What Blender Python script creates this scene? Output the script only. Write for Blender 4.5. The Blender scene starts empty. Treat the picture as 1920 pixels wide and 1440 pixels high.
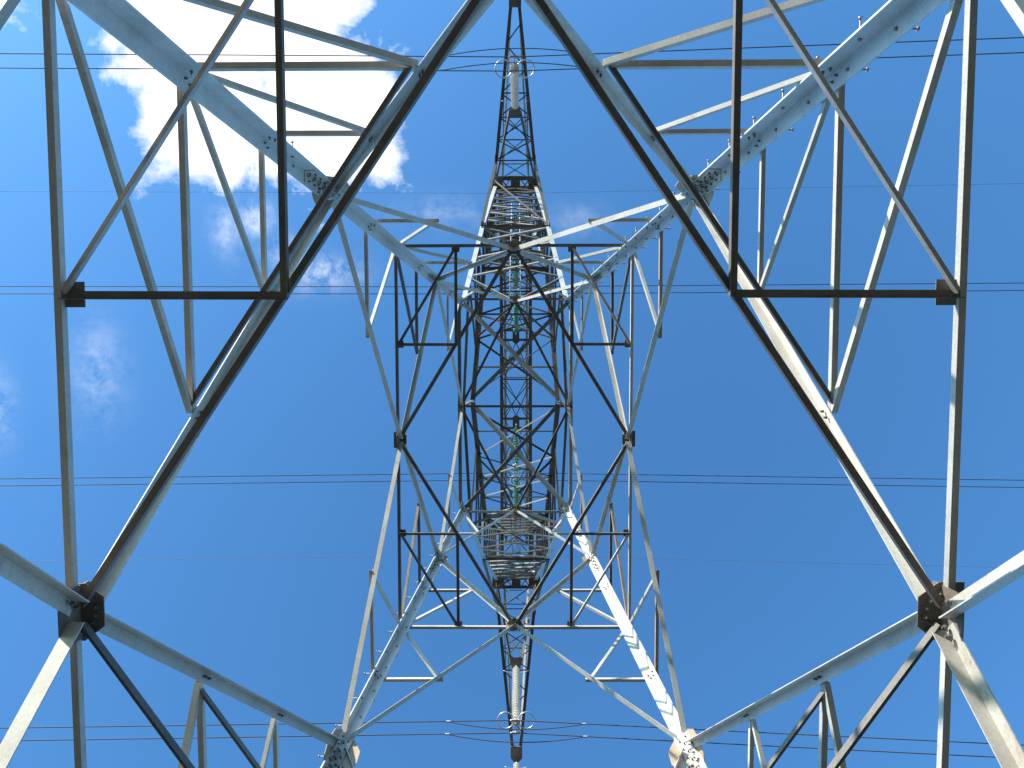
import bpy, math, random
from mathutils import Vector, Matrix
random.seed(7)
S = bpy.context.scene
C = S.collection
R = math.radians

# ------------------------------------------------------------------ camera
UP = Vector((0, 0, 1))
EYE = Vector((0.074, -2.453, 1.5))
F, TILT, ROLL, PAN = 1450.0, .0692, -.0018, -.0071
ct, st, cp, sp, cr, sr = math.cos(TILT), math.sin(TILT), math.cos(PAN), math.sin(PAN), math.cos(ROLL), math.sin(ROLL)
rowX = Vector((cp, -sp*st, -sp*ct)); rowY = Vector((0, ct, -st)); rowZ = Vector((sp, cp*st, cp*ct))
right = rowX*cr - rowY*sr; down = rowX*sr + rowY*cr; fwd = rowZ
cam = bpy.data.cameras.new('camera'); co = bpy.data.objects.new('camera', cam); C.objects.link(co)
M = Matrix((right, -down, -fwd)).transposed().to_4x4(); M.translation = EYE
co.matrix_world = M
cam.sensor_fit = 'HORIZONTAL'; cam.sensor_width = 36.0; cam.lens = F/1920*36
cam.clip_start = .05; cam.clip_end = 4000
S.camera = co

# ------------------------------------------------------------------ sky, sun, exposure
SUN_EL = 22.0
az = math.radians(221.5)                       # horizontal direction towards the sun: -X, -Y
sd = Vector((math.sin(az)*math.cos(R(SUN_EL)), math.cos(az)*math.cos(R(SUN_EL)), math.sin(R(SUN_EL))))
W = bpy.data.worlds.new('World'); S.world = W; W.use_nodes = True
nt = W.node_tree; nt.nodes.clear()
def N(t, **k):
    n = nt.nodes.new(t)
    for a, b in k.items(): setattr(n, a, b)
    return n
L = lambda a, b: nt.links.new(a, b)
out = N('ShaderNodeOutputWorld'); bg = N('ShaderNodeBackground'); sky = N('ShaderNodeTexSky', sky_type='NISHITA')
sky.sun_disc = False; sky.sun_elevation = R(SUN_EL); sky.sun_rotation = az
sky.air_density = 1.0; sky.dust_density = 0.9; sky.ozone_density = 2.5; sky.altitude = 200
SKY_STR = 0.15
bg.inputs['Strength'].default_value = SKY_STR
tc = N('ShaderNodeTexCoord'); sep = N('ShaderNodeSeparateXYZ'); L(tc.outputs['Generated'], sep.inputs[0])
def m(op, a, b=None, c=None, clamp=False):
    n = N('ShaderNodeMath', operation=op); n.use_clamp = clamp
    for i, v in enumerate((a, b, c)):
        if v is None: continue
        if isinstance(v, (int, float)): n.inputs[i].default_value = v
        else: L(v, n.inputs[i])
    return n.outputs[0]
zc = m('MAXIMUM', sep.outputs[2], .08)
u = m('DIVIDE', sep.outputs[0], zc); v = m('DIVIDE', sep.outputs[1], zc)
uv = N('ShaderNodeCombineXYZ'); L(u, uv.inputs[0]); L(v, uv.inputs[1])
def noise(scale, detail=8, rough=.6, off=0, dist=0):
    mp = N('ShaderNodeMapping'); mp.inputs['Location'].default_value = (off, off*.7, off*.3); L(uv.outputs[0], mp.inputs[0])
    n = N('ShaderNodeTexNoise'); n.inputs['Scale'].default_value = scale; n.inputs['Detail'].default_value = detail
    n.inputs['Roughness'].default_value = rough; n.inputs['Distortion'].default_value = dist
    L(mp.outputs[0], n.inputs['Vector']); return n.outputs[0]
n1 = noise(9, 10, .62, 3.1, .3); n2 = noise(24, 8, .65, 8.7)
# clouds: (u, v, radius u, radius v, weight) as directions in the sky
BL = [(-.38, -.42, .135, .13, 1.7), (-.39, -.31, .10, .12, 1.4), (-.25, -.28, .10, .10, 1.5), (-.38, -.25, .07, .06, 1.1),
      (-.20, -.235, .06, .055, 1.1), (-.47, -.42, .08, .06, 1.0), (-.27, -.36, .065, .07, 1.3), (-.43, -.7, .25, .25, 1.8), (-.30, -.22, .05, .035, .9), (-.235, -.43, .05, .06, 1.3)]
tot = None
for (a, b, ra, rb, w) in BL:
    du = m('DIVIDE', m('SUBTRACT', u, a), ra); dv = m('DIVIDE', m('SUBTRACT', v, b), rb)
    d2 = m('ADD', m('MULTIPLY', du, du), m('MULTIPLY', dv, dv))
    g = m('MULTIPLY', m('POWER', 2.718, m('MULTIPLY', d2, -1.0)), w)
    tot = g if tot is None else m('MAXIMUM', tot, g)
dens = m('ADD', tot, m('MULTIPLY', m('SUBTRACT', n1, .5), 1.9))
dens = m('ADD', dens, m('MULTIPLY', m('SUBTRACT', n2, .5), .55))
cl = m('MULTIPLY', m('MULTIPLY', m('SUBTRACT', dens, .36), 2.4, clamp=True), m('MULTIPLY', m('SUBTRACT', tot, .04), 6.0, clamp=True))
# thin wisps
WS = [(-.334, -.143, .02, .02, .6), (-.254, -.075, .045, .02, .6), (-.548, .05, .035, .06, .22), (-.68, .10, .022, .045, .3),
      (-.095, -.149, .05, .02, .17), (.075, -.14, .04, .02, .14), (-.37, -.13, .02, .03, .4), (-.30,-.10,.03,.02,.35)]
wt = None
for (a, b, ra, rb, w) in WS:
    du = m('DIVIDE', m('SUBTRACT', u, a), ra); dv = m('DIVIDE', m('SUBTRACT', v, b), rb)
    d2 = m('ADD', m('MULTIPLY', du, du), m('MULTIPLY', dv, dv))
    g = m('MULTIPLY', m('POWER', 2.718, m('MULTIPLY', d2, -1.0)), w)
    wt = g if wt is None else m('MAXIMUM', wt, g)
n3 = noise(30, 10, .68, 1.3, .15)
wisp = m('MULTIPLY', wt, m('MULTIPLY', m('SUBTRACT', n3, .38), 3.6, clamp=True))
mask = m('MAXIMUM', cl, wisp)
inner = m('ADD', m('MULTIPLY', n2, .5), .75)             # brighter and duller billows
cb = N('ShaderNodeVectorMath', operation='SCALE'); cb.inputs[0].default_value = (.72/SKY_STR, .73/SKY_STR, .75/SKY_STR); L(inner, cb.inputs['Scale'])
mx = N('ShaderNodeMix', data_type='RGBA'); L(mask, mx.inputs[0])
tint = N('ShaderNodeMix', data_type='RGBA', blend_type='MULTIPLY'); tint.inputs[0].default_value = 1
L(sky.outputs[0], tint.inputs[6]); tint.inputs[7].default_value = (.50, .945, 1.20, 1)
L(tint.outputs[2], mx.inputs[6]); L(cb.outputs[0], mx.inputs[7])
L(mx.outputs[2], bg.inputs['Color']); L(bg.outputs[0], out.inputs[0])
sl = bpy.data.lights.new('sun', 'SUN'); sl.energy = 5.0; sl.angle = R(.5); sl.color = (1.0, .92, .80)
so = bpy.data.objects.new('sun', sl); C.objects.link(so); so.rotation_euler = sd.to_track_quat('Z', 'Y').to_euler()
S.view_settings.view_transform = 'Standard'; S.view_settings.look = 'None'; S.view_settings.gamma = 1
S.view_settings.exposure = 1.0
S.render.resolution_x = 1024; S.render.resolution_y = 768
S.render.engine = 'CYCLES'

# ------------------------------------------------------------------ materials
def mat(name, col, rough=.5, metal=0., noise_col=None, nscale=3., amt=.5, rand=0., streak=None, trans=0., bump=0., rust=0.):
    ma = bpy.data.materials.new(name); ma.use_nodes = True
    t = ma.node_tree; b = t.nodes['Principled BSDF']
    b.inputs['Roughness'].default_value = rough; b.inputs['Metallic'].default_value = metal
    if trans: b.inputs['Transmission Weight'].default_value = trans
    base = t.nodes.new('ShaderNodeRGB'); base.outputs[0].default_value = (*col, 1); cur = base.outputs[0]
    tcn = t.nodes.new('ShaderNodeTexCoord')
    if noise_col:
        n = t.nodes.new('ShaderNodeTexNoise'); n.inputs['Scale'].default_value = nscale; n.inputs['Detail'].default_value = 8; n.inputs['Roughness'].default_value = .65
        t.links.new(tcn.outputs['Object'], n.inputs['Vector'])
        r = t.nodes.new('ShaderNodeMapRange'); r.inputs[1].default_value = .42; r.inputs[2].default_value = .72; r.inputs[4].default_value = amt
        t.links.new(n.outputs[0], r.inputs[0])
        x = t.nodes.new('ShaderNodeMix'); x.data_type = 'RGBA'; t.links.new(r.outputs[0], x.inputs[0]); t.links.new(cur, x.inputs[6]); x.inputs[7].default_value = (*noise_col, 1)
        cur = x.outputs[2]
    if rust:     # sparse brown stains
        n = t.nodes.new('ShaderNodeTexNoise'); n.inputs['Scale'].default_value = 4.5; n.inputs['Detail'].default_value = 9; n.inputs['Roughness'].default_value = .7
        t.links.new(tcn.outputs['Object'], n.inputs['Vector'])
        r = t.nodes.new('ShaderNodeMapRange'); r.inputs[1].default_value = .60; r.inputs[2].default_value = .74; r.inputs[4].default_value = rust
        t.links.new(n.outputs[0], r.inputs[0])
        x = t.nodes.new('ShaderNodeMix'); x.data_type = 'RGBA'; t.links.new(r.outputs[0], x.inputs[0]); t.links.new(cur, x.inputs[6]); x.inputs[7].default_value = (.22, .15, .095, 1)
        cur = x.outputs[2]
    if streak:   # fine zinc mottling
        n = t.nodes.new('ShaderNodeTexNoise'); n.inputs['Scale'].default_value = 38; n.inputs['Detail'].default_value = 4
        t.links.new(tcn.outputs['Object'], n.inputs['Vector'])
        r = t.nodes.new('ShaderNodeMapRange'); r.inputs[1].default_value = .3; r.inputs[2].default_value = .7; r.inputs[3].default_value = 1-streak; r.inputs[4].default_value = 1+streak
        t.links.new(n.outputs[0], r.inputs[0])
        x = t.nodes.new('ShaderNodeVectorMath'); x.operation = 'SCALE'; t.links.new(cur, x.inputs[0]); t.links.new(r.outputs[0], x.inputs['Scale']); cur = x.outputs[0]
    if rand:
        oi = t.nodes.new('ShaderNodeObjectInfo')
        r = t.nodes.new('ShaderNodeMapRange'); r.inputs[3].default_value = 1-rand; r.inputs[4].default_value = 1+rand
        t.links.new(oi.outputs['Random'], r.inputs[0])
        x = t.nodes.new('ShaderNodeVectorMath'); x.operation = 'SCALE'; t.links.new(cur, x.inputs[0]); t.links.new(r.outputs[0], x.inputs['Scale']); cur = x.outputs[0]
    t.links.new(cur, b.inputs['Base Color'])
    if bump:
        n = t.nodes.new('ShaderNodeTexNoise'); n.inputs['Scale'].default_value = 60; n.inputs['Detail'].default_value = 3
        t.links.new(tcn.outputs['Object'], n.inputs['Vector'])
        bm_ = t.nodes.new('ShaderNodeBump'); bm_.inputs['Strength'].default_value = bump; bm_.inputs['Distance'].default_value = .01
        t.links.new(n.outputs[0], bm_.inputs['Height']); t.links.new(bm_.outputs[0], b.inputs['Normal'])
    return ma
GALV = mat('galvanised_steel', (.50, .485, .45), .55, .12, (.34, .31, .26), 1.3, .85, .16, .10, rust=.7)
LEGM = mat('galvanised_leg_steel', (.55, .56, .55), .5, .15, (.39, .40, .38), 1.6, .85, .05, .10, rust=.5)
SHADED = mat('shaded_steel', (.14, .13, .115), .55, .15, (.085, .066, .05), 2.2, .8, .18, .12)  # shade of undersides painted in as a dark base colour, with brown mottling
RUST = mat('rust_stained_steel', (.36, .26, .17), .65, .15, (.45, .40, .33), 3.5, .8, .12, .12)
PLATE = mat('plate_steel', (.16, .135, .115), .6, .2, (.26, .18, .115), 4, .6, .2, .12)
BOLT = mat('bolt_steel', (.16, .14, .13), .5, .4)
PEG = mat('step_bolt_steel', (.30, .26, .25), .5, .4)
PORC = mat('white_porcelain', (.80, .78, .72), .25, 0, (.66, .62, .52), 6, .6)
GLASS = mat('green_glass', (.10, .36, .25), .15, 0, (.06, .27, .19), 9, .7, trans=.25)
FIT = mat('galvanised_fitting', (.52, .51, .49), .4, .5)
RING = mat('aluminium_ring', (.62, .62, .62), .35, .7)
WIRE = mat('weathered_aluminium_cable', (.06, .058, .062), .7, .1)
GWIRE = mat('steel_earth_wire', (.16, .16, .17), .6, .3)
CONC = mat('concrete', (.38, .37, .34), .9, 0, (.27, .26, .24), 5, .6, bump=.4)
SOIL = mat('dry_grass_ground', (.034, .034, .02), .95, 0, (.05, .042, .03), .8, .8, streak=.3)
PINK = mat('pale_plastic', (.75, .62, .66), .4)

# ------------------------------------------------------------------ mesh helpers
class MB:
    def __init__(s): s.v = []; s.f = []; s.sm = []
    def add(s, vs, fs, smooth=False):
        o = len(s.v); s.v += [tuple(x) for x in vs]; s.f += [tuple(i+o for i in f) for f in fs]; s.sm += [smooth]*len(fs)
    def build(s, name, ma, parent=None, origin=None):
        me = bpy.data.meshes.new(name)
        og = Vector(origin) if origin is not None else (Vector(s.v[0]) if s.v else Vector())
        me.from_pydata([tuple(Vector(x)-og) for x in s.v], [], s.f); me.materials.append(ma)
        me.polygons.foreach_set('use_smooth', s.sm); me.update()
        o = bpy.data.objects.new(name, me); C.objects.link(o)
        if parent is not None:
            o.parent = parent; po = parent['_w'] if '_w' in parent else (0, 0, 0)
            o.location = og - Vector(po)
        else: o.location = og
        o['_w'] = tuple(og)
        return o
    def prism(s, prof, p0, p1, e1, e2, smooth=False):
        n = len(prof); vs = [Vector(p0)+e1*a+e2*b for a, b in prof]+[Vector(p1)+e1*a+e2*b for a, b in prof]
        fs = [(i, (i+1) % n, n+(i+1) % n, n+i) for i in range(n)]
        s.add(vs, fs, smooth)
        s.add(vs, [tuple(range(n-1, -1, -1)), tuple(range(n, 2*n))])
    def angle(s, p0, p1, e1, e2, w, t):
        p0, p1 = Vector(p0), Vector(p1)
        prof = [(0, 0), (w, 0), (w, t), (t, t), (t, w), (0, w)]
        vs = [p0+e1*a+e2*b for a, b in prof]+[p1+e1*a+e2*b for a, b in prof]
        fs = [(i, (i+1) % 6, 6+(i+1) % 6, 6+i) for i in range(6)]
        s.add(vs, fs+[(0, 3, 2, 1), (0, 5, 4, 3), (6, 7, 8, 9), (6, 9, 10, 11)])
    def tube(s, pts, r, n=8, closed=False):
        pts = [Vector(p) for p in pts]; k = len(pts); o = len(s.v); ref = None
        for i, p in enumerate(pts):
            a = pts[(i-1) % k] if (closed or i > 0) else p; b = pts[(i+1) % k] if (closed or i < k-1) else p
            d = (b-a).normalized()
            if ref is None: ref = d.orthogonal().normalized()
            ref = (ref-d*ref.dot(d)).normalized(); q = d.cross(ref)
            s.v += [tuple(p+ref*(r*math.cos(2*math.pi*j/n))+q*(r*math.sin(2*math.pi*j/n))) for j in range(n)]
        for i in range(k if closed else k-1):
            i2 = (i+1) % k
            for j in range(n):
                s.f.append((o+i*n+j, o+i*n+(j+1) % n, o+i2*n+(j+1) % n, o+i2*n+j)); s.sm.append(True)
        if not closed:
            s.f.append(tuple(o+j for j in range(n-1, -1, -1))); s.f.append(tuple(o+(k-1)*n+j for j in range(n))); s.sm += [False, False]
    def lathe(s, prof, c, axis, n=20):
        axis = axis.normalized(); a = axis.orthogonal().normalized(); b = axis.cross(a); o = len(s.v)
        for (r, h) in prof:
            for j in range(n):
                an = 2*math.pi*j/n; s.v.append(tuple(Vector(c)+axis*h+a*(r*math.cos(an))+b*(r*math.sin(an))))
        for i in range(len(prof)-1):
            for j in range(n):
                s.f.append((o+i*n+j, o+i*n+(j+1) % n, o+(i+1)*n+(j+1) % n, o+(i+1)*n+j)); s.sm.append(True)
    def box(s, c, ax, ay, az):
        c = Vector(c); vs = [c+ax*i+ay*j+az*k for k in (-1, 1) for j in (-1, 1) for i in (-1, 1)]
        s.add(vs, [(0, 2, 3, 1), (4, 5, 7, 6), (0, 1, 5, 4), (2, 6, 7, 3), (0, 4, 6, 2), (1, 3, 7, 5)])

def empty(name, loc=(0, 0, 0)):
    o = bpy.data.objects.new(name, None); C.objects.link(o); o.location = loc; o.empty_display_size = .3
    o['_w'] = tuple(loc); return o
def tag(o, label, cat, group=None):
    o['label'] = label; o['category'] = cat
    if group: o['group'] = group
    return o

# ------------------------------------------------------------------ ground and footings
g = MB(); g.add([(-1500, -1500, 0), (1500, -1500, 0), (1500, 1500, 0), (-1500, 1500, 0)], [(0, 1, 2, 3)])
gr = g.build('ground', SOIL, origin=(0, 0, 0)); gr['kind'] = 'structure'

# ------------------------------------------------------------------ tower geometry
ha = lambda z: 3.0485-.110*(z-14.5)          # half width along X
hb = lambda z: 4.772-.114*(z-14.5)           # half width along Y
ZM1, ZA, ZB, ZC, ZD = 8.06, 14.5, 18.77, 22.54, 26.42
def corner(sx, sy, z): return Vector((sx*ha(z), sy*hb(z), z))
for sx in (-1, 1):
    for sy in (-1, 1):
        p = corner(sx, sy, .2); f = MB()
        f.box((p.x, p.y, .12), Vector((.62, 0, 0)), Vector((0, .62, 0)), Vector((0, 0, .13)))
        f.box((p.x, p.y, .40), Vector((.40, 0, 0)), Vector((0, .40, 0)), Vector((0, 0, .15)))
        o = f.build('concrete_footing', CONC)
        tag(o, 'square concrete footing under the %s %s tower leg' % ('upper' if sy < 0 else 'lower', 'left' if sx < 0 else 'right'), 'footing', 'concrete footings under the tower legs')

T = empty('transmission_tower')
tag(T, 'tall galvanised steel lattice power pylon seen from between its legs', 'power pylon')
cnt = {}
over = {}
def emit(mb, name, ma, size=1.0, parent=None):
    """one mesh object per member; the smallest beyond 98 of a kind are kept for one joint mesh"""
    over.setdefault(name, []).append((size, mb, ma, parent))
def flush():
    for name, lst in over.items():
        lst.sort(key=lambda t: -t[0])
        for i, (s_, mb, ma, pa) in enumerate(lst[:98]): mb.build(name, ma, pa or T)
        if len(lst) > 98:
            J = MB()
            for (s_, mb, ma, pa) in lst[98:]:
                o = len(J.v); J.v += mb.v; J.f += [tuple(i+o for i in f) for f in mb.f]; J.sm += mb.sm
            ob = J.build(name, lst[98][2], T, origin=(0, 0, 30)); ob['kind'] = 'stuff'
def seen(p0, p1, w):    # rough size in the picture, for picking which members stay single
    c = (Vector(p0)+Vector(p1))/2; return w*(Vector(p1)-Vector(p0)).length/max(1, (c-EYE).length)**2

mi = 0
def member(name, p0, p1, w, n, ma=GALV, flip=1, cut=.06, off=None, side=1, cut2=None, mode=None):
    """angle section between two nodes; n = outward normal of the face it lies on"""
    global mi; mi += 1
    p0, p1 = Vector(p0), Vector(p1); d = (p1-p0).normalized(); n = Vector(n); n = (n-d*n.dot(d)).normalized()
    e1 = (n.cross(d)).normalized()*flip
    if mode == 'up':                       # heel on the upper edge, second flange towards the inside
        side = 1
        if e1.z > 0: e1 = -e1
    elif mode == 'lo':                     # heel on the lower edge, second flange towards the inside
        side = 1
        if e1.z < 0: e1 = -e1
    elif mode == 'dn':                     # heel on the lower edge, second flange towards the outside
        side = -1
        if e1.z < 0: e1 = -e1
    elif mode == 'in':                     # flat member, upright flange on the edge nearest the tower axis
        mid_ = (p0+p1)/2
        if e1.x*mid_.x+e1.y*mid_.y < 0: e1 = -e1
    e2 = n if mode == 'in' else -n*side
    t = max(.007, w*.085)
    o = (.012+.0013*(mi % 7)) if off is None else off
    c2 = cut if cut2 is None else cut2
    cut += random.uniform(-.012, .012); c2 += random.uniform(-.012, .012); w *= random.uniform(.97, 1.03)
    jz = Vector((random.uniform(-1, 1), random.uniform(-1, 1), random.uniform(-1, 1)))*min(.008, w*.08)
    p0 = p0+jz; p1 = p1-jz*.7
    if mode == 'dn': o = o*.25
    a = p0+d*cut-e1*w*.5+e2*o; b = p1-d*c2-e1*w*.5+e2*o
    mb = MB(); mb.angle(a, b, e1, e2, w, t)
    emit(mb, name, ma, seen(p0, p1, w)); return mb

def plate(name, c, n, poly, thick=.012, ma=PLATE, up=None, off=0., bolts=None):
    """flat polygon plate centred at c, normal n; poly in (side, up) coordinates"""
    n = Vector(n).normalized(); up = Vector(up) if up is not None else Vector((0, 0, 1)); up = (up-n*up.dot(n)).normalized(); sd_ = up.cross(n).normalized()
    mb = MB(); c = Vector(c)+n*off
    mb.prism(poly, c-n*thick/2, c+n*thick/2, sd_, up)
    emit(mb, name, ma, seen(c-up*.4, c+up*.4, .8))
    return sd_, up
bolt_list = []
def bolt(p, n, r=.0175, h=.018):
    n = Vector(n).normalized(); mb = MB(); a = n.orthogonal().normalized(); b = n.cross(a)
    hexa = [(r*math.cos(k*math.pi/3), r*math.sin(k*math.pi/3)) for k in range(6)]
    mb.prism(hexa, Vector(p)-n*.004, Vector(p)+n*h, a, b)
    mb.prism([(x*.5, y*.5) for x, y in hexa], Vector(p)+n*h, Vector(p)+n*(h+.02), a, b)
    emit(mb, 'bolt', BOLT, seen(Vector(p)-a*r, Vector(p)+a*r, r*2))

def face_n(axis, s):   # outward normal of a body face (they lean inwards)
    return Vector((s, 0, .110)).normalized() if axis == 'x' else Vector((0, s, .114)).normalized()

# ---- main legs with step bolts
LW, LT = .20, .02
def legdirs(sx, sy, d):
    e1 = Vector((-sx, 0, 0)); e1 = (e1-d*e1.dot(d)).normalized(); e2 = Vector((0, -sy, 0)); e2 = (e2-d*e2.dot(d)).normalized(); return e1, e2
legs = {}
for sx in (-1, 1):
    for sy in (-1, 1):
        p0, p1 = corner(sx, sy, .45), corner(sx, sy, ZD+.15); d = (p1-p0).normalized(); e1, e2 = legdirs(sx, sy, d)
        mb = MB(); pA = corner(sx, sy, ZA-.5); pC = corner(sx, sy, ZC-.4)
        mb.angle(p0, pA, e1, e2, .235, .024); mb.angle(pA, pC, e1, e2, .205, .02); mb.angle(pC, p1, e1, e2, .18, .018)
        legs[sx, sy] = mb.build('leg', LEGM, T)
        # splice plates inside the angle, with rows of bolts
        for (zs, w, hl, tt) in ((ZA-.5, .205, .62, .024), (ZC-.4, .17, .45, .02)):
            if zs > 20: w = .16
            q0, q1 = corner(sx, sy, zs-hl), corner(sx, sy, zs+hl)
            k = MB(); k.angle(q0+e1*tt*1.06+e2*tt*1.06, q1+e1*tt*1.06+e2*tt*1.06, e1, e2, w*.86, .014); emit(k, 'splice_plate', GALV, .01)
            for i in range(6 if hl > .5 else 4):
                for ee, en in ((e1, e2), (e2, e1)):
                    for q in (.40, .72):
                        zz = zs-hl+.1+i*(2*hl-.2)/(5 if hl > .5 else 3)
                        bolt(corner(sx, sy, zz+(.05 if q > .5 else 0))+ee*w*q+en*(tt*1.06+.014), en)
def zleg_bolts(sx, sy, z, w=.2, m_=2):
    d = (corner(sx, sy, 26)-corner(sx, sy, 8)).normalized(); e1, e2 = legdirs(sx, sy, d)
    for ee, en in ((e1, e2), (e2, e1)):
        for k in range(m_):
            bolt(corner(sx, sy, z+.09*(k-.5))+ee*w*(.5+.18*(k % 2))+en*.024, en)
def step_bolt(leg, p, dr, headr=.022, ln=.17):
    mb = MB(); dr = Vector(dr).normalized(); mb.tube([Vector(p)-dr*.05, Vector(p)+dr*ln], .0095, 8)
    mb.tube([Vector(p)+dr*(ln-.004), Vector(p)+dr*(ln+.016)], headr, 8)
    mb.tube([Vector(p)-dr*.045, Vector(p)-dr*.024], headr, 6)
    emit(mb, 'step_bolt', PEG, seen(Vector(p), Vector(p)+dr*ln, .03), leg)
for sx, sy in ((1, -1), (-1, 1)):
    z = 6.9; k = 0
    while z < ZD:
        d = (corner(sx, sy, 26)-corner(sx, sy, 8)).normalized(); e1, e2 = legdirs(sx, sy, d)
        c = corner(sx, sy, z)
        if k % 2: step_bolt(legs[sx, sy], c+e2*.135, Vector((sx, 0, 0)))
        else: step_bolt(legs[sx, sy], c+e1*.135, Vector((0, sy, 0)))
        z += .42; k += 1
step_bolt(legs[-1, -1], corner(-1, -1, 12.75)+Vector((.1, 0, 0)), (0, -1, 0)); step_bolt(legs[-1, -1], corner(-1, -1, 12.95)+Vector((0, .1, 0)), (-1, 0, 0))

# ---- the four body faces
def FP(axis, s, h, z):      # point on a face: h in -1..1 times the half width
    return Vector((s*ha(z), h*hb(z), z)) if axis == 'x' else Vector((h*ha(z), s*hb(z), z))
faces = [('x', -1), ('x', 1), ('y', -1), ('y', 1)]
def diag_h(axis, zc, zt, hm, z):   # fraction of half width on the diagonal between centre (z=zc) and corner (z=zt)
    tt = (z-zc)/(zt-zc); H = (hb if axis == 'x' else ha)
    return tt*H(zt)/H(z)
def gus_poly(w, h, cutc): return [(-w, -h+cutc), (-w+cutc, -h), (w-cutc, -h), (w, -h+cutc), (w, h-cutc), (w-cutc, h), (-w+cutc, h), (-w, h-cutc)]
FOOT = .35
for axis, s in faces:
    n = face_n(axis, s)
    mid = lambda z: FP(axis, s, 0, z)
    for hs in (-1, 1):
        A, Cc, D_ = FP(axis, s, hs, ZA), FP(axis, s, hs, ZC), FP(axis, s, hs, ZD)
        M1, M2, M3 = mid(ZM1), mid(ZB), mid(ZD)
        fl = hs*(1 if axis == 'x' else -1)*s
        member('cross_brace', M1, A, .13, n, GALV, cut=.10, cut2=.24, off=.004, mode='up')
        member('cross_brace', M1, FP(axis, s, hs, FOOT), .145, n, GALV, cut=.12, cut2=.1, off=.004, mode='up' if (axis == 'x' and s*hs > 0) else 'lo')
        member('cross_brace', A, M2, .10, n, GALV, cut=.22, cut2=.08, off=.004, mode='lo')
        member('cross_brace', M2, Cc, .092, n, GALV, cut=.08, cut2=.18, off=.004, mode='up')
        member('cross_brace', Cc, M3, .088, n, GALV, cut=.16, cut2=.08, off=.004, mode='lo')
        # edge beams at the three diaphragm levels
        member('edge_beam', M1, FP(axis, s, hs, ZM1), .068, n, GALV, cut=.12, cut2=.0, off=.035, mode='dn')
        member('edge_beam', M2, FP(axis, s, hs, ZB), .062, n, SHADED if s < 0 else GALV, cut=.08, cut2=.02, off=.035, mode='dn')
        member('edge_beam', M3, D_, .10 if axis == 'x' else .065, n, SHADED if s < 0 else GALV, cut=.06, cut2=.02, off=.035, mode='dn')
        # redundants, panel 1
        for k, (z, w) in enumerate(((10.1, .07), (12.05, .06))):
            h = diag_h(axis, ZM1, ZA, 0, z)*hs; Lg = FP(axis, s, hs, z); Dg = FP(axis, s, h, z)
            member('redundant_brace', Lg, Dg, w, n, GALV, cut=.04, cut2=.03, off=.045, mode='dn')
            zl = ZM1 if k == 0 else 10.1
            member('redundant_brace', FP(axis, s, hs, zl+.05), Dg, w, n, GALV, cut=.05, cut2=.05, off=.055, mode='dn')
            for q in (-.05, .05):
                dd = (A-M1).normalized(); bolt(FP(axis, s, h, z)+dd*q-n*.034, -n)
        for z, w in ((5.55, .085), (3.0, .08)):
            tt = (ZM1-z)/(ZM1-FOOT); H = hb if axis == 'x' else ha
            h = tt*H(FOOT)/H(z)*hs; Lg = FP(axis, s, hs, z); Dg = FP(axis, s, h, z)
            member('redundant_brace', Lg, Dg, w, n, GALV, cut=.04, cut2=.03, off=.045, mode='dn')
            member('redundant_brace', FP(axis, s, hs, ZM1-.05 if z > 4 else 5.55), Dg, w, n, GALV, cut=.05, cut2=.05, off=.055, mode='dn')
        # panel 2 and 3
        for (zlo, zc, zhi, fr, w) in ((ZA, ZB, ZC, .5, .062), (ZC, ZD, 0, .5, .052)):
            z = (zlo+zc)/2; H = hb if axis == 'x' else ha
            h = hs*((zc-z)/(zc-zlo))*H(zlo)/H(z); Dg = FP(axis, s, h, z); cor = FP(axis, s, hs, zc)
            rm = RUST if s > 0 and axis == 'x' else GALV
            member('redundant_brace', FP(axis, s, hs, z), Dg, w, n, rm if zlo == ZA else GALV, cut=.03, cut2=-.08, off=.045, mode='dn')
            member('redundant_brace', cor, Dg, w, n, GALV, cut=.06, cut2=.02, off=.055, mode='dn')
            if zhi:
                z = (zc+zhi)/2; h = hs*((z-zc)/(zhi-zc))*H(zhi)/H(z); Dg = FP(axis, s, h, z)
                member('redundant_brace', FP(axis, s, hs, z), Dg, w, n, SHADED if axis == 'x' else GALV, cut=.03, cut2=-.06, off=.045, mode='dn')
                member('redundant_brace', cor, Dg, w, n, RUST if (axis == 'x' and hs > 0) else SHADED if axis == 'x' else GALV, cut=.06, cut2=.02, off=.055, mode='dn')
        # corner gussets
        for (z, gw, gh) in ((ZA, .25, .55), (ZC, .18, .32), (ZD, .18, .30)):
            sdv = (FP(axis, s, 0, z)-FP(axis, s, hs, z)).normalized()
            if z == ZA: z -= .28
            c = FP(axis, s, hs, z)+sdv*gw*.75
            plate('gusset_plate', c, n, [(-gw*.9, -gh), (gw*.35, -gh*.75), (gw*.95, -gh*.35), (gw*.95, gh*.25), (gw*.2, gh*.9), (-gw*.9, gh)] if (sdv.dot(Vector((0, 0, 1)).cross(n)) > 0) else
                  [(gw*.9, gh), (-gw*.2, gh*.9), (-gw*.95, gh*.25), (-gw*.95, -gh*.35), (-gw*.35, -gh*.75), (gw*.9, -gh)], ma=PLATE if z > ZA else RUST, off=.008)
            for i in range(4):
                bolt(c-sdv*gw*.1+Vector((0, 0, -gh*.6+i*gh*.38))-n*.004, -n)
                bolt(c-sdv*gw*.38+Vector((0, 0, -gh*.5+i*gh*.38))-n*.004, -n)
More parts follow.
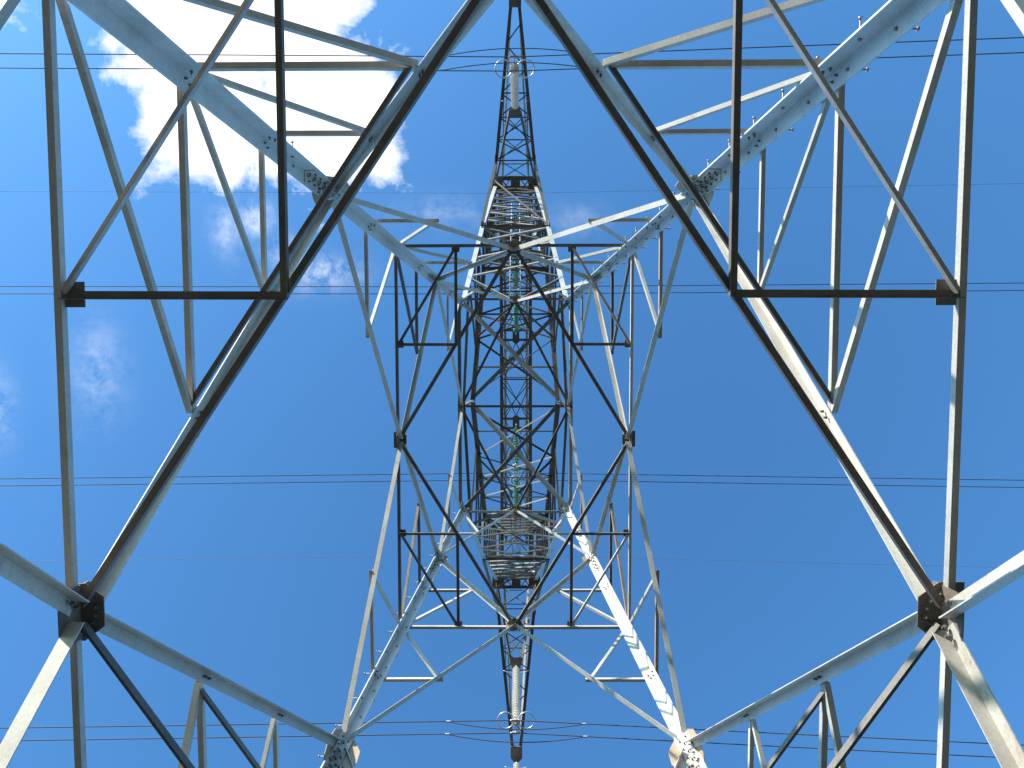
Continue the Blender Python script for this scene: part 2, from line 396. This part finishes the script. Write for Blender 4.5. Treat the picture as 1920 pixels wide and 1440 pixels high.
    # mid gussets, in the face and flat
    for (z, gw, gh, hw) in ((ZM1, .24, .24, .22), (ZB, .20, .24, .16), (ZD, .18, .22, .14)):
        c = mid(z)
        plate('gusset_plate', c, n, gus_poly(gw, gh, gw*.35), off=.006, thick=.012)
        inn = Vector((-n.x, -n.y, 0)).normalized()
        plate('gusset_plate', c+Vector((0, 0, .055)), (0, 0, 1), [(-hw*1.2, -hw*.9), (hw*1.05, -hw*.9), (hw*1.15, hw*.2), (hw*.6, hw*.9), (-hw*.6, hw*.9), (-hw*1.2, hw*.1)], up=inn, thick=.012, ma=SHADED)
        if z < 20:
            for (qa, qb) in ((-.75, .1), (-.45, .45), (.45, .45), (.75, .1), (-.15, .6), (.2, .62), (-.7, -.5), (.7, -.5)):
                bolt(c+inn*(hw*qb)+inn.cross(UP)*(hw*qa)+Vector((0, 0, .046)), (0, 0, -1), .024 if z < 10 else .019)
        for a in (-1, 1):
            for b in (-1, 1):
                for q in (.45, .75):
                    sv = Vector((0, 1, 0)) if axis == 'x' else Vector((1, 0, 0))
                    bolt(c+sv*a*gw*q*.8+Vector((0, 0, b*gh*q*.8))-n*.03, -n, .024 if z < 10 else .019)
for sx, sy in legs:
    for z in (10.1, 12.05, 16.63, 20.65, 24.5): zleg_bolts(sx, sy, z, .2 if z < 15 else .17)

# ---- horizontal diaphragms: diamond, corner cuts, sub-struts
for (z, wd, we, dz) in ((ZM1, .08, .072, 0), (ZB, .085, .065, 0), (ZD, .08, 0, 0)):
    Xm, Ym = ha(z), hb(z)
    for sx in (-1, 1):
        for sy in (-1, 1):
            P, Q = Vector((sx*Xm, 0, z)), Vector((0, sy*Ym, z))
            inn = (Vector((0, 0, z))-(P+Q)/2).normalized()
            fl = 1 if (UP.cross((Q-P).normalized())).dot(inn) > 0 else -1
            member('diaphragm_brace', P+Vector((sx*.02, 0, 0)), Q+Vector((0, sy*.02, 0)), wd, -UP, SHADED, cut=.12 if z < 10 else .1, off=0, mode='in')
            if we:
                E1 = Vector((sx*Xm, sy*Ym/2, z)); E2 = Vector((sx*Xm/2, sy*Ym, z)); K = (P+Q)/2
                dm = SHADED if z > 10 else SHADED
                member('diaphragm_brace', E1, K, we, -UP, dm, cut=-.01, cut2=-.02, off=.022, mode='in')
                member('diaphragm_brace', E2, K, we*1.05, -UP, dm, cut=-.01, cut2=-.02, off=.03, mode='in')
                member('diaphragm_brace', E1, E2, we*.95, -UP, GALV if sx > 0 or z < 10 else SHADED, cut=.03, off=.04, mode='in')
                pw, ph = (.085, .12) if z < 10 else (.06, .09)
                plate('gusset_plate', E1+Vector((-sx*(pw-.01), 0, 0)), UP, [(-pw, -ph), (pw, -ph), (pw, ph*.8), (-pw, ph*.8)], up=(0, 1, 0), off=.016, thick=.01, ma=SHADED)
                plate('gusset_plate', E2+Vector((0, -sy*(pw-.02), 0)), UP, [(-ph, -pw), (ph, -pw), (ph*.9, pw), (-ph, pw)], up=(0, 1, 0), off=.016, thick=.01, ma=SHADED)
    if z == ZD: member('diaphragm_brace', (-Xm, 0, z), (Xm, 0, z), .075, -UP, SHADED, cut=.15, off=.03)
# hip braces between the diagonals of neighbouring faces
for sx in (-1, 1):
    for sy in (-1, 1):
        for (z, w) in ((10.1, .072), (5.45, .08)):
            if z > ZM1: hx = diag_h('x', ZM1, ZA, 0, z); hy = diag_h('y', ZM1, ZA, 0, z)
            else:
                tt = (ZM1-z)/(ZM1-FOOT); hx = tt*hb(FOOT)/hb(z); hy = tt*ha(FOOT)/ha(z)
            P, Q = Vector((sx*ha(z), sy*hx*hb(z), z)), Vector((sx*hy*ha(z), sy*hb(z), z))
            inn = (Vector((0, 0, z))-(P+Q)/2).normalized()
            fl = 1 if (UP.cross((Q-P).normalized())).dot(inn) > 0 else -1
            member('hip_brace', P-inn*.13, Q-inn*.13, w, -UP, SHADED, cut=.04, off=0, mode='in')

# ---- head: two forks that spread along Y and carry the bridge
aM4, zM4 = 1.553, 28.2
KO = (1.31, 6.36, 30.85); KI = (1.28, 4.75, 31.3); BX = (.93, 8.75, 35.5); NN = (.84, 9.42, 33.8)
ZBR, ABR = 40.25, .785; PK = (.72, 9.54, 41.2); BI = (.80, 7.9, 40.25); ZTP = 42.0; ATP = .62
T1 = (.24, 10.74, 31.35); T2 = (.21, 15.9, 33.9)
def lerp(a, b, t): return Vector(a)*(1-t)+Vector(b)*t
def mir(p, sx, sy): return Vector((sx*p[0], sy*p[1], p[2]))
Dc = (ha(ZD), hb(ZD), ZD)
def chord(name, p0, p1, w, sx, sy, ma=LEGM, inner=False):
    p0, p1 = Vector(p0), Vector(p1); d = (p1-p0).normalized(); e1 = Vector((-sx, 0, 0)); e1 = (e1-d*e1.dot(d)).normalized()
    e2 = d.cross(e1).normalized(); yy = -sy*(-1 if inner else 1)
    if e2.y*yy < 0: e2 = -e2
    mb = MB(); mb.angle(p0, p1, e1, e2, w, w*.1); emit(mb, name, ma, seen(p0, p1, w))
def lace(name, fa, fb, ts, w, n, ma=GALV, x=True, st=True, alt=None):
    """X lacing between two chords given as functions of t"""
    for i in range(len(ts)-1):
        a0, b0, a1, b1 = fa(ts[i]), fb(ts[i]), fa(ts[i+1]), fb(ts[i+1])
        if x or i % 2 == 0: member(name, a0, b1, w, n, ma, cut=.02, off=.02)
        if x or i % 2: member(name, b0, a1, w, n, alt or ma, cut=.02, off=.035, flip=-1)
        if st: member(name, a1, b1, w, n, ma, cut=.02, off=.045)
for sy in (-1, 1):
    for sx in (-1, 1):
        chord('fork_chord', mir(Dc, sx, sy), mir(KO, sx, sy), .16, sx, sy)
        chord('fork_chord', mir(KO, sx, sy), mir(BX, sx, sy), .15, sx, sy)
        chord('fork_chord', mir(BX, sx, sy), mir(PK, sx, sy), .12, sx, sy)
        chord('fork_chord', (sx*aM4, sy*.0+sy*.02, zM4), mir(KI, sx, sy), .16, sx, sy, SHADED, True)
        chord('fork_chord', mir(KI, sx, sy), mir(BI, sx, sy), .14, sx, sy, GALV, True)
        # strut under the long arm and the arm chords
        chord('arm_chord', mir(KO, sx, sy)+Vector((0, sy*.04, 0)), mir(NN, sx, sy), .12, sx, sy, SHADED)
        chord('arm_chord', mir(NN, sx, sy), mir(T2, sx, sy), .13, sx, sy, SHADED)
        chord('arm_chord', mir(PK, sx, sy), mir(T2, sx, sy)+Vector((0, 0, .22)), .09, sx, sy, GALV)
        chord('arm_chord', mir(BX, sx, sy), mir(T1, sx, sy), .10, sx, sy, SHADED)
        member('arm_brace', mir(BX, sx, sy), mir(NN, sx, sy), .07, (sx, 0, 0), SHADED)
        member('arm_brace', mir(BX, sx, sy), lerp(mir(NN, sx, sy), mir(T2, sx, sy), .3), .06, (sx, 0, 0), SHADED)
        # lower side faces of the forks: M3 up to the outer chord, chord to chord lacing
        oc = lambda t: lerp(mir(Dc, sx, sy), mir(KO, sx, sy), t); ic = lambda t: lerp((sx*aM4, 0, zM4), mir(KI, sx, sy), t)
        nx = Vector((sx, 0, .11))
        member('fork_brace', (sx*ha(ZD), 0, ZD), oc(.30), .09, nx, SHADED, cut=.1, off=.03)
        member('fork_brace', (sx*ha(ZD), 0, ZD), (sx*aM4, 0, zM4), .12, nx, SHADED, cut=.05)
        lace('fork_brace', lambda t: oc(.30+.70*t), lambda t: ic(t), [0, .35, .68, 1], .06, nx, SHADED, x=False)
        oc2 = lambda t: lerp(mir(KO, sx, sy), mir(BX, sx, sy), t); ic2 = lambda t: lerp(mir(KI, sx, sy), mir(BI, sx, sy), t*.55)
        lace('fork_brace', oc2, ic2, [0, .2, .4, .6, .8, 1], .045, nx, SHADED)
        oc3 = lambda t: lerp(mir(BX, sx, sy), mir(PK, sx, sy), t); ic3 = lambda t: lerp(mir(KI, sx, sy), mir(BI, sx, sy), .55+.45*t)
        lace('fork_brace', oc3, ic3, [0, .5, 1], .05, nx, GALV, x=False)
        member('arm_brace', mir(PK, sx, sy), lerp(mir(NN, sx, sy), mir(T2, sx, sy), .55), .05, (sx, 0, 0), SHADED)
        # heavy crossing braces from the body corners to the foot of the inner fork chords
        d0, m4 = mir(Dc, sx, sy), Vector((-sx*aM4, sy*.06, zM4))
        member('waist_brace', d0, m4, .13, Vector((0, sy*.35, -1)), SHADED if (sx*sy) < 0 else GALV, cut=.12, cut2=.15, off=.0+.06*(sx > 0), side=1)
        # front leg of the body X that ends on the fork
        member('cross_brace', (0, sy*hb(ZD), ZD), oc(.30), .09, face_n('y', sy), GALV if sx*sy > 0 else SHADED, cut=.08, cut2=.04)
        plate('gusset_plate', (sx*(aM4-.10), 0, zM4+.02*sy), (0, 0, 1), gus_poly(.22, .26, .08), off=-.02*sy) if sy > 0 else None
        plate('gusset_plate', mir(KI, sx, sy)+Vector((-sx*.02, 0, 0)), (sx, 0, .1), gus_poly(.2, .42, .1), up=(0, 1, 0))
        plate('gusset_plate', mir(KO, sx, sy)+Vector((-sx*.06, 0, .05)), (sx, 0, .1), gus_poly(.16, .22, .07), up=(0, 1, 0))
        plate('gusset_plate', mir(BX, sx, sy)+Vector((-sx*.02, 0, -.05)), (0, 0, 1), gus_poly(.16, .32, .07), up=(0, 1, 0), ma=SHADED)
        plate('gusset_plate', mir(NN, sx, sy)+Vector((-sx*.01, 0, 0)), (sx, 0, 0), gus_poly(.14, .22, .06), up=(0, 1, 0), ma=SHADED)
    # outer face of the fork
    o1 = lambda sx: (lambda t: lerp(mir(Dc, sx, sy), mir(KO, sx, sy), t)); o2 = lambda sx: (lambda t: lerp(mir(KO, sx, sy), mir(BX, sx, sy), t)); o3 = lambda sx: (lambda t: lerp(mir(BX, sx, sy), mir(PK, sx, sy), t))
    i1 = lambda sx: (lambda t: lerp((sx*aM4, 0, zM4), mir(KI, sx, sy), t)); i2 = lambda sx: (lambda t: lerp(mir(KI, sx, sy), mir(BI, sx, sy), t))
    no = Vector((0, sy, -.66)); ni = Vector((0, -sy, .6))
    lace('fork_brace', o1(-1), o1(1), [.30, .54, .78, 1], .062, no, GALV, st=False, alt=SHADED)
    member('fork_brace', o1(-1)(1), o1(1)(1), .09, no, SHADED, off=.03)
    lace('fork_brace', o2(-1), o2(1), [0, .17, .34, .5, .67, .84, 1], .055, no, SHADED, alt=GALV)
    lace('fork_brace', o3(-1), o3(1), [0, .25, .5, .75, 1], .05, no, SHADED, st=False, alt=GALV)
    # inner face: K braces from the nodes up to the outer face middle and X above
    pI = .44
    member('fork_brace', i1(-1)(.235), i1(1)(.235), .05, ni, GALV if sy < 0 else SHADED)
    for sx in (-1, 1):
        member('fork_brace', i1(sx)(pI), (-sx*aM4*.0, sy*3.35, ZD+2.25), .075, ni, SHADED, cut2=.1)
        member('fork_brace', i1(sx)(pI), (-sx*aM4, sy*.1, zM4+.05), .055, ni, SHADED, cut2=.12, off=.04+.05*(sx > 0))
    lace('fork_brace', i1(-1), i1(1), [pI, .63, .81, 1], .05, ni, SHADED, st=True, alt=GALV)
    lace('fork_brace', i2(-1), i2(1), [0, .14, .28, .42, .56, .7, .85, 1], .05, ni, SHADED)
    member('fork_brace', i2(-1)(0), i2(1)(0), .08, ni, SHADED, off=.05)
    # transverse frames inside the fork at the knee, and the dark box at its head
    for (pp, w) in ((KO, .09), (KI, .08)):
        member('fork_brace', mir(pp, -1, sy), mir(pp, 1, sy), w, (0, 0, -1), SHADED, off=0)
    member('fork_brace', mir(KO, -1, sy), mir(KI, 1, sy), .055, (0, 0, -1), GALV, off=.03); member('fork_brace', mir(KO, 1, sy), mir(KI, -1, sy), .055, (0, 0, -1), SHADED, off=.06)
    for y in (8.45, 9.02):
        member('head_beam', (-.98, sy*y, 35.45), (.98, sy*y, 35.45), .15, (0, 0, -1), SHADED, off=0, cut=0)
    for xx in (-.80, .80):
        plate('head_plate', (xx, sy*8.72, 35.40), UP, gus_poly(.24, .36, .06), up=(0, 1, 0), ma=SHADED)
    plate('head_plate', (0, sy*8.72, 35.38), UP, gus_poly(.20, .34, .04), up=(0, 1, 0), ma=SHADED)
    for s2 in (-1, 1):
        member('head_beam', (s2*.2, sy*8.45, 35.44), (s2*.62, sy*9.0, 35.44), .045, (0, 0, -1), SHADED); member('head_beam', (s2*.2, sy*9.0, 35.44), (s2*.62, sy*8.45, 35.44), .045, (0, 0, -1), GALV, off=.03)
    # long arm: bottom lacing, end plate; short arm hanging in front of it
    an = lambda sx: (lambda t: lerp(mir(NN, sx, sy), mir(T2, sx, sy), t)); kn = lambda sx: (lambda t: lerp(mir(KO, sx, sy), mir(NN, sx, sy), t))
    lace('arm_brace', an(-1), an(1), [0, .13, .27, .42], .045, (0, 0, -1), SHADED)
    lace('arm_brace', an(-1), an(1), [.42, .57, .72, .86], .045, (0, 0, -1), SHADED, x=False, st=False)
    member('arm_brace', an(-1)(.42), an(1)(.42), .045, (0, 0, -1), SHADED)
    member('arm_brace', kn(-1)(.72 if sy < 0 else .6), kn(1)(.0), .06, (0, 0, -1), SHADED)
    member('arm_brace', kn(-1)(1), kn(1)(1), .045, (0, 0, -1), SHADED)
    sa = lambda sx: (lambda t: lerp(mir(BX, sx, sy), mir(T1, sx, sy), t))
    lace('arm_brace', sa(-1), sa(1), [.05, .38, .68, .93], .04, (0, sy*.9, -.4), SHADED, st=False)
    member('arm_brace', sa(-1)(.32), sa(1)(.32), .04, (0, sy*.9, -.4), SHADED); member('arm_brace', lerp(sa(-1)(.14), sa(1)(.14), .28), lerp(sa(-1)(.14), sa(1)(.14), .72), .04, (0, sy*.9, -.4), SHADED)
    plate('arm_end_plate', (0, sy*10.70, 31.33), (0, sy*.45, 1), [(-.27, -.2), (.27, -.2), (.16, .22), (.07, .34), (-.07, .34), (-.16, .22)], up=(0, sy, 0), thick=.05, ma=SHADED)
    plate('arm_end_plate', (0, sy*15.75, 33.85), (0, 0, 1), [(-.25, -.22), (.25, -.22), (.25, .30), (.1, .48), (-.1, .48), (-.25, .30)], up=(0, sy, 0), thick=.05, ma=SHADED)
    # earth wire peak
    member('peak_brace', (-PK[0], sy*PK[1], PK[2]), (0, sy*9.54, 42.5), .07, (0, sy, 0), GALV); member('peak_brace', (PK[0], sy*PK[1], PK[2]), (0, sy*9.54, 42.5), .07, (0, sy, 0), GALV)
    # hanger frames of the inner V strings
    for y in (1.98, 2.46):
        member('bridge_brace', (-ABR, sy*y, ZBR-.02), (ABR, sy*y, ZBR-.02), .12, (0, 0, -1), SHADED, off=0, cut=0)
    plate('hanger_plate', (0, sy*2.2, ZBR-.06), UP, gus_poly(.17, .40, .10), up=(0, 1, 0), ma=SHADED, thick=.03)
    member('bridge_brace', (-ABR, sy*6.55, ZBR-.02), (ABR, sy*6.55, ZBR-.02), .12, (0, 0, -1), SHADED, off=0, cut=0)
    member('bridge_brace', (-ABR, sy*7.0, ZBR-.02), (ABR, sy*7.0, ZBR-.02), .12, (0, 0, -1), SHADED, off=0, cut=0)
    plate('hanger_plate', (0, sy*6.75, ZBR-.06), UP, gus_poly(.17, .40, .10), up=(0, 1, 0), ma=SHADED, thick=.03)
# ---- bridge
for sx in (-1, 1):
    mb = MB(); mb.angle((sx*(ABR+.02), -9.4, ZBR), (sx*(ABR+.02), 9.4, ZBR), Vector((-sx, 0, 0)), Vector((0, 0, 1)), .165, .014); emit(mb, 'bridge_chord', SHADED, 9)
    mb = MB(); mb.angle((sx*ATP, -8.9, ZTP), (sx*ATP, 8.9, ZTP), Vector((-sx, 0, 0)), Vector((0, 0, -1)), .12, .012); emit(mb, 'bridge_chord', GALV, 8)
    for i, y in enumerate((-8.6, -6.9, -4.6, -2.2, 0, 2.2, 4.6, 6.9, 8.6)):
        member('bridge_brace', (sx*ABR, y, ZBR), (sx*ATP, y, ZTP), .05, (sx, 0, 0), SHADED)
        if i < 8:
            y2 = (-8.6, -6.9, -4.6, -2.2, 0, 2.2, 4.6, 6.9, 8.6)[i+1]
            member('bridge_brace', (sx*ABR, y, ZBR), (sx*ATP, y2, ZTP), .05, (sx, 0, 0), SHADED)
    for sy in (-1, 1):
        # bottom face: slopes from the hanger plate to the middle strut and back, top face crosses
        member('bridge_brace', (0, sy*1.85, ZBR), (sx*ABR, sy*.05, ZBR), .045, (0, 0, -1), SHADED)
        member('bridge_brace', (sx*ABR, sy*1.98, ZBR+.3), (-sx*ABR, sy*.05, ZBR+.3), .045, (0, 0, -1), SHADED, off=.02)
        member('bridge_brace', (0, sy*2.6, ZBR), (sx*ABR, sy*4.5, ZBR), .045, (0, 0, -1), SHADED)
        member('bridge_brace', (sx*ABR*.9, sy*2.5, ZBR+.3), (-sx*ABR, sy*4.5, ZBR+.3), .045, (0, 0, -1), SHADED, off=.02)
        member('bridge_brace', (sx*ABR, sy*4.6, ZBR), (0, sy*6.5, ZBR), .045, (0, 0, -1), SHADED)
        member('bridge_brace', (sx*ABR, sy*4.6, ZBR+.3), (-sx*ABR, sy*6.5, ZBR+.3), .045, (0, 0, -1), SHADED, off=.02)
        member('bridge_brace', (sx*ABR, sy*7.1, ZBR), (-sx*ABR, sy*9.1, ZBR), .05, (0, 0, -1), SHADED, off=.02+.02*sx)
        for (ya, yb) in ((0, 2.2), (2.2, 4.6), (4.6, 6.9), (6.9, 8.7)):
            member('bridge_brace', (sx*ATP, sy*ya, ZTP), (-sx*ATP, sy*yb, ZTP), .04, (0, 0, 1), SHADED, off=.02+.015*sx)
        member('bridge_brace', (-.62*(sx > 0), sy*1.42, ZBR), (.62, sy*1.42, ZBR), .04, (0, 0, -1), SHADED, off=.05) if sx > 0 else None
        member('bridge_brace', (-.62, sy*3.0, ZBR), (.62, sy*3.0, ZBR), .04, (0, 0, -1), SHADED, off=.05) if sx > 0 else None
for y in (0, -4.55, 4.55, -9.2, 9.2):
    member('bridge_brace', (-ABR, y, ZBR), (ABR, y, ZBR), .07, (0, 0, -1), SHADED)
    member('bridge_brace', (-ATP, y*.95, ZTP), (ATP, y*.95, ZTP), .05, (0, 0, 1), SHADED)
# ---- ladders up the outer face of both forks
for sy in (-1, 1):
    p0, p1 = Vector((0, sy*3.55, 28.1)), Vector((0, sy*8.75, 39.6)); d = (p1-p0).normalized()
    mb = MB()
    for x in (-.19, .19): mb.tube([p0+Vector((x, 0, 0)), p1+Vector((x, 0, 0))], .018, 6)
    ld = mb.build('ladder', GALV if sy < 0 else SHADED, T)
    nr = 34
    for k in range(nr):
        c = p0+(p1-p0)*(k+.5)/nr; r_ = MB(); r_.tube([c-Vector((.19, 0, 0)), c+Vector((.19, 0, 0))], .009, 6); r_.build('rung', SHADED, ld)
flush()

# ------------------------------------------------------------------ insulators
DISC = [(.03, .055), (.05, .05), (.055, .015), (.08, .0), (.125, -.012), (.13, -.03), (.12, -.036), (.09, -.022), (.07, -.04), (.05, -.025), (.022, -.05), (.012, -.09)]
DISCW = [(.03, .045), (.055, .04), (.06, .02), (.11, .005), (.15, -.02), (.152, -.035), (.14, -.04), (.10, -.03), (.06, -.05), (.02, -.07)]
def insulator(name, top, bot, ndisc, prof, ma, label, group, rod=.2, scale=1.):
    top, bot = Vector(top), Vector(bot); d = (bot-top); ln = d.length; d.normalize()
    r = empty(name, top); tag(r, label, 'insulator', group)
    mb = MB(); mb.tube([top-d*.06, top+d*(rod+.05)], .02, 8); mb.box(top+d*rod*.4, Vector((.03, 0, 0)), Vector((0, .015, 0)), Vector((0, 0, .07))); mb.build('cap_rod', FIT, r)
    pitch = (ln-rod-.12)/ndisc
    me = None
    for k in range(ndisc):
        c = top+d*(rod+.06+pitch*(k+.5))
        if me is None:
            b = MB(); b.lathe([(x*scale, y) for x, y in prof], Vector((0, 0, 0)), -d, 20); o = b.build('disc', ma, r, origin=(0, 0, 0)); me = o.data; o.location = c-top
        else:
            o = bpy.data.objects.new('disc', me); C.objects.link(o); o.parent = r; o.location = c-top
    mb = MB(); mb.tube([bot-d*.14, bot], .02, 8); mb.build('ball_socket', FIT, r)
    return r, d
def ring(r, c, rad, tube, nrm, name='grading_ring', a0=0, a1=2*math.pi, ma=RING, seg=36):
    nrm = Vector(nrm).normalized(); a = nrm.orthogonal().normalized(); a = (Vector((1, 0, 0))-nrm*nrm.x).normalized(); b = nrm.cross(a)
    closed = abs(a1-a0-2*math.pi) < 1e-6; k = seg if closed else seg//2+1
    pts = [Vector(c)+a*(rad*math.cos(a0+(a1-a0)*i/(seg if closed else k-1)))+b*(rad*math.sin(a0+(a1-a0)*i/(seg if closed else k-1))) for i in range(k)]
    mb = MB(); mb.tube(pts, tube, 8, closed); return mb.build(name, ma, r)
def clamp(r, c, l=.14):
    mb = MB(); c = Vector(c)
    mb.box(c, Vector((l, 0, 0)), Vector((0, .032, 0)), Vector((0, 0, .03))); mb.box(c+Vector((0, 0, .06)), Vector((.035, 0, 0)), Vector((0, .02, 0)), Vector((0, 0, .07)))
    mb.tube([c-Vector((l*1.35, 0, .02)), c-Vector((l, 0, 0)), c+Vector((l, 0, 0)), c+Vector((l*1.35, 0, -.02))], .03, 8)
    return mb.build('suspension_clamp', FIT, r)
pos = {-1: 'top', 1: 'bottom'}
for sy in (-1, 1):
    for (yt, zt, zb, yb, where) in ((10.78, 31.25, 26.98, 10.93, 'short'), (16.15, 33.8, 29.5, 16.25, 'long')):
        lab = ('white ribbed insulator with two steel rings hanging from the shorter arm near the %s edge' if where == 'short' else 'white ribbed insulator hanging from the outermost arm tip past the %s edge') % pos[sy]
        r, d = insulator('white_insulator', (0, sy*yt, zt), (0, sy*yb, zb), 22, DISCW, PORC, lab, 'white insulator strings', rod=.2, scale=.95)
        # yoke plate, clamps, rings and the upper horns
        mb = MB(); mb.prism([(-.30, -.12), (.30, -.12), (.12, .1), (-.12, .1)], Vector((-.009, sy*yb, zb-.02)), Vector((.009, sy*yb, zb-.02)), Vector((0, 1, 0)), UP); mb.build('yoke_plate', FIT, r)
        for q in (-.22, .22): clamp(r, (0, sy*yb+q, zb-.16))
        for q in (-1, 1):
            ring(r, (q*.36, sy*(yb-.02), zb+.22), .275, .022, (0, sy*.12, 1))
            ring(r, (q*.22, sy*(yt-.0), zt-.55), .26, .012, (0, 0, 1), 'arcing_horn', (math.pi*.12 if q > 0 else math.pi*.45), (math.pi*.55 if q > 0 else math.pi*.88)) if False else None
        hp = [Vector((x, sy*(yt+.06)+.35*(x*x)*-1, zt-.5)) for x in [-.5+.1*i for i in range(11)]]
        mb = MB(); mb.tube(hp, .013, 6); mb.build('arcing_horn', RING, r)
    # green V string
    yk = (0, sy*4.27, 36.98)
    for (y0, wh) in ((2.2, 'inner'), (6.75, 'outer')):
        side = 'middle' if wh == 'inner' else ('top' if sy < 0 else 'bottom')
        top = Vector((0, sy*y0, ZBR-.12)); yv = Vector(yk)+Vector((0, sy*(-.12 if wh == 'inner' else .12), .12))
        r, d = insulator('green_insulator', top, yv, 17, DISC, GLASS, 'green glass insulator string of the %s V, its arm towards the %s' % ('upper' if sy < 0 else 'lower', 'picture middle' if wh == 'inner' else pos[sy]+' edge'), 'green insulator V strings', rod=.35 if wh == 'inner' else .2, scale=1.05)
        ring(r, Vector(yv)-d*.25, .27, .014, d)
        if wh == 'inner':
            mb = MB(); mb.prism([(-.22, -.1), (.22, -.1), (.1, .12), (-.1, .12)], Vector(yk)-Vector((.008, 0, 0)), Vector(yk)+Vector((.008, 0, 0)), Vector((0, 1, 0)), UP); mb.build('yoke_plate', FIT, r)
            for q in (-.16, .16): clamp(r, (0, sy*4.27+q, 36.86), .11)

# ------------------------------------------------------------------ conductors
def cable_pts(y, z0, sl, sr):
    xs = [-160+i*4 for i in range(38)]+[-8+i*.5 for i in range(33)]+[12+i*4 for i in range(38)]
    return [Vector((x, y, z0-(sl if x < 0 else sr)*abs(x)+(sl if x < 0 else sr)/360*x*x)) for x in xs]
def festoon(parent, y, z0, sl, sr, hl, dy, dz):
    pts = []
    for i in range(29):
        tt = -1+2*i/28; x = tt*hl; base = z0-(sl if x < 0 else sr)*abs(x); k = (1-abs(tt)**1.7)
        pts.append(Vector((x, y+dy*k, base-.02-dz*k)))
    mb = MB(); mb.tube(pts, .016, 7); fe = mb.build('damper_loop', WIRE, parent)
    for s_ in (-1, 1):
        base = z0-(sl if s_ < 0 else sr)*hl; m2 = MB(); m2.box((s_*hl, y, base-.01), Vector((.07, 0, 0)), Vector((0, .022, 0)), Vector((0, 0, .03))); m2.build('loop_clamp', FIT, parent)
for sy in (-1, 1):
    e = pos[sy]
    for ph, (yc, hs_, z0, sl, sr, nm) in enumerate(((10.93, .22, 26.82, .034, .099, 'outer'), (4.27, .16, 36.86, .062, .09, 'inner'), (16.25, .22, 29.34, .034, .099, 'outermost'))):
        for q in (-1, 1):
            y = sy*(yc+q*hs_)
            mb = MB(); mb.tube(cable_pts(y, z0, sl, sr), .0175, 7)
            which = ('edge side' if q > 0 else 'middle side')
            o = mb.build('power_cable', WIRE, origin=(0, y, z0))
            tag(o, 'dark %s power cable toward the %s edge, %s wire of its pair' % (nm, e, 'farther from' if q < 0 else 'nearer to') + ' that edge', 'cable', 'twin conductor cables')
            if nm != 'inner': festoon(o, y, z0, sl, sr, 2.32 if q*sy > 0 else 2.28, sy*.16, .28)
    y = sy*9.54
    mb = MB(); mb.tube(cable_pts(y, 42.2, .046, .097), .008, 6)
    o = mb.build('earth_wire', GWIRE, origin=(0, y, 42.2)); tag(o, 'very thin grey earth wire crossing the sky in the %s half' % ('upper' if sy < 0 else 'lower'), 'wire', 'earth wires')
# small pale marker on the upper earth wire
b = empty('wire_marker', (19.0, -9.54, 42.2-.097*19+.097/360*361)); tag(b, 'tiny pale ring shaped marker on the upper earth wire at the right', 'marker')
for k, (dx, rr) in enumerate(((0, .13), (.12, .10), (-.1, .11))):
    ring(b, Vector(b.location)+Vector((dx, 0, -.1)), rr, .02, (.3, .2, 1), 'marker_coil', ma=PINK)
for o in bpy.data.objects:
    if '_w' in o: del o['_w']
